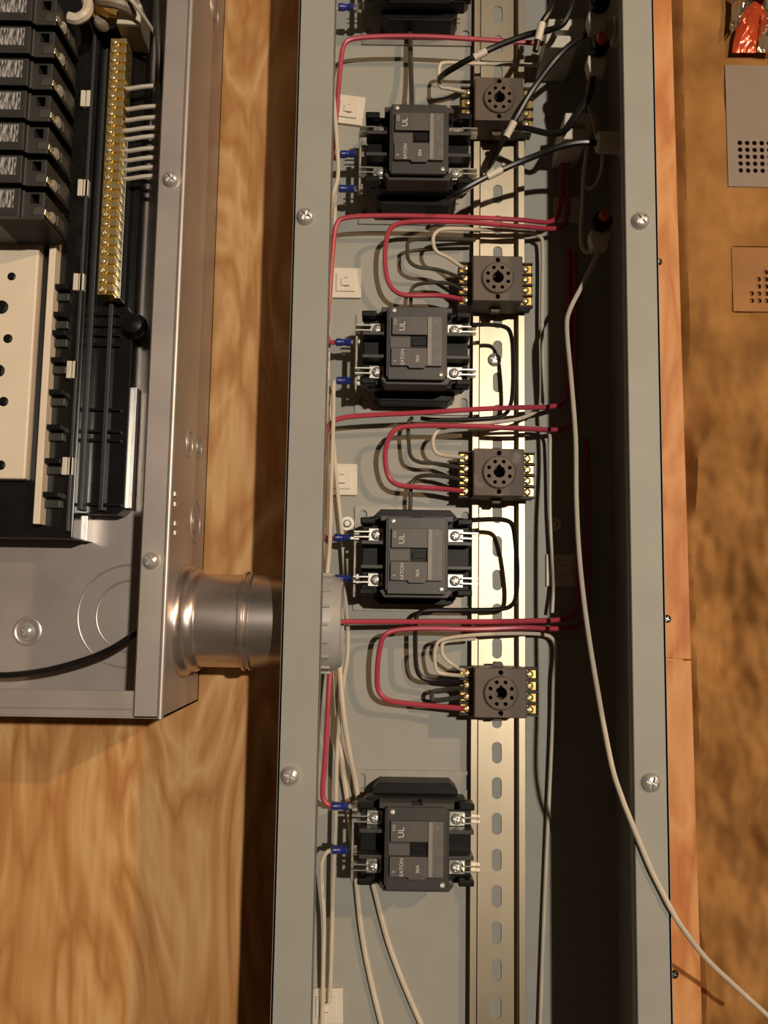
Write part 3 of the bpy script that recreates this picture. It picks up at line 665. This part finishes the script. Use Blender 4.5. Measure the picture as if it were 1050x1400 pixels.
wire('white_cable', 'long white cable hanging inside the trough and out over its lip', [(821,335,46),(812,358,48),(795,392,50),(779,424,50),(775,450,50),(781,520,52),(787,600,54),(788,680,58),(792,760,62),(802,850,70),(818,950,82),(836,1045,97),(850,1090,103.5),(860,1116,105.2),(872,1146,105),(890,1189,105),(906,1221,105),(918,1244,105),(932,1267,102),(965,1310,84),(1005,1348,62),(1060,1398,40)], 1.45, WHT, None, 'cable')

# panel wires
G = 'white neutral wires'
NLAB = ['white neutral wire set apart above the close row on the brass bar'] + ['white neutral wire, %s one of the close row on the brass bar, counted downward' % w_ for w_ in ('first', 'second', 'third', 'fourth', 'fifth', 'sixth', 'seventh')] + ['white neutral wire that ends the close row, just above the round lip screw']
yy = [120, 148, 163, 177, 189, 205, 218, 231, 243]
for i, y in enumerate(yy):
    o = wire('neutral_wire', NLAB[i], [(158, y+2, 32), (176, y+1.5, 33), (196, y-1.5, 33), (216, y-3, 31), (240, y-5, 27), (262, y-7, 22)], 1.45, WHT, G)
wire('dark_wire', 'dark brown wire hanging inside the panel lip above the neutral wires', [(214,-10,60),(215,30,60),(217,70,58),(221,110,54),(226,150,48),(232,175,42)], 1.9, GRW)
wire('black_wire', 'black wire sagging across the bottom of the breaker panel', [(-30,921,30),(10,923,30),(60,917,32),(110,904,34),(150,888,36),(185,866,38),(215,846,40)], 1.9, BLW)
wire('thick_white_conductor', 'thick tan white conductor curled above the breakers at the neutral lug', [(94,24,66),(106,26,66),(118,18,66),(120,4,62),(112,-14,60)], 3.4, WHT, None, 'wire')
wire('thick_grey_conductor', 'thick grey conductor arching over into the neutral lug', [(128,-6,52),(138,1,57),(155,3,62),(172,8,60),(184,16,56)], 3.6, NYLD, None, 'wire')
wire('white_wire', 'thin white wire angling from the lug towards the panel lip', [(172,-8,66),(186,8,65.5),(200,28,58),(213,48,48)], 1.3, WHT)

# ================================================================== things on the insulation
x, z = P(1003, 70, 4); x2, z2 = P(1003, 240, 4)
cv = thing('vent_cover', (x+60, (z+z2)/2, -27.5), 'grey plastic cover with rows of round holes over the insulation', 'cover')
hw = 60; hz_ = (z-z2)/2
gx, gz = P(1024, 179, 4); pit = 5.15; nr, nc = 5, 14
lx = gx-(x+60)-pit/2; lz = gz-(z+z2)/2+pit/2
b = MB()
for i in range(nc):
    for j in range(nr):
        x0 = lx+i*pit; z1_ = lz-j*pit; b.holed(x0, x0+pit, z1_-pit, z1_, x0+pit/2, z1_-pit/2, 1.75, 1.75, 14, 16, 10)
xr_ = lx+nc*pit; zb_ = lz-nr*pit
b.box(-hw, lx, -hz_, hz_, 14, 16); b.box(lx, xr_, lz, hz_, 14, 16); b.box(lx, xr_, -hz_, zb_, 14, 16); b.box(xr_, xr_+14, -hz_, hz_, 14, 16)
b.build('perforated_face', COVER, cv)
e = MB(); e.box(-hw, -hw+1.5, -hz_, hz_, -8, 15.8); e.box(-hw, xr_+14, hz_-1.5, hz_, -8, 15.8); e.box(-hw, xr_+14, -hz_, -hz_+1.5, -8, 15.8); e.build('rim', COVER, cv, .3)
MB().box(-hw+3, xr_+10, -hz_+3, hz_-3, 2, 4).build('inner_screen', COVER, cv)
# lower perforated corner piece
gx, gz = P(1042, 378, 0)
cv2 = thing('perforated_sheet', (gx, gz, -13.2), 'tan perforated sheet with black round holes below the grey cover', 'sheet')
WOOLP = mat('tan_sheet', (.30, .14, .045), .8, 0, .2, 24, .4)
b = MB(); hb = MB()
for i in range(-3, 12):
    for j in range(-4, 5):
        x0 = i*pit; z0 = j*pit
        if j in (-4, 3, 4) or i < -1 or (i + 1 < (j+2)*.7 - .5): b.box(x0, x0+pit, z0, z0+pit, 0, 1.5); continue
        b.holed(x0, x0+pit, z0, z0+pit, x0+pit/2, z0+pit/2, 1.75, 1.75, 0, 1.5, 10)
hb.box(-2*pit, 12*pit, -3*pit, 4*pit, -10, -9)
b.build('perforated_face', WOOLP, cv2); hb.build('inner_screen', WOOLP, cv2)
# foil bag
def foil(name, poly, h, m, par, amp, seed, n=16):
    xs_ = [p[0] for p in poly]; zs_ = [p[1] for p in poly]
    # poly: four corners (bl, br, tr, tl); crumpled sheet with thickness
    b = MB(); vs = []; fs = []
    for lay in (0, 1):
        for j in range(n+1):
            for i in range(n+1):
                u, v = i/n, j/n
                xx = (poly[0][0]*(1-u)+poly[1][0]*u)*(1-v)+(poly[3][0]*(1-u)+poly[2][0]*u)*v
                zz_ = (poly[0][1]*(1-u)+poly[1][1]*u)*(1-v)+(poly[3][1]*(1-u)+poly[2][1]*u)*v
                q = mnoise.fractal(Vector((xx*.11, zz_*.11, seed)), 1, 2, 3)*amp + 5*math.sin(math.pi*u)*math.sin(math.pi*v)
                vs.append((xx, zz_, h+(q if lay else -q*.4-.5)))
    N1 = (n+1)*(n+1)
    for lay in (0, 1):
        for j in range(n):
            for i in range(n):
                a = lay*N1+j*(n+1)+i; fs.append((a, a+1, a+n+2, a+n+1))
    for i in range(n):
        fs += [(i, i+1, N1+i+1, N1+i), (n*(n+1)+i, n*(n+1)+i+1, N1+n*(n+1)+i+1, N1+n*(n+1)+i),
               (i*(n+1), (i+1)*(n+1), N1+(i+1)*(n+1), N1+i*(n+1)), (i*(n+1)+n, (i+1)*(n+1)+n, N1+(i+1)*(n+1)+n, N1+i*(n+1)+n)]
    return b.add(vs, fs).build(name, m, par, 0, True)
fx, fz = P(1022, 40, -7)
fb = thing('foil_bag', (fx, fz, -7), 'crumpled red and silver foil bag above the grey vent cover', 'bag')
def L(px, py): a = P(px, py, -7); return (a[0]-fx, a[1]-fz)
foil('red_panel', [L(1001, 72), L(1034, 72), L(1046, -10), L(1012, -6)], 0, FOILR, fb, 3, 1.0)
foil('silver_edge', [L(997, 52), L(1010, 34), L(1030, 2), L(999, -10)], 3, FOILS, fb, 5, 5.0)
foil('silver_fold', [L(1034, 72), L(1058, 74), L(1064, -8), L(1043, -8)], 1, FOILS, fb, 5, 9.0)
foil('purple_panel', [L(1024, 6), L(1044, 6), L(1046, -14), L(1026, -14)], 5, FOILP, fb, 2, 3.0)
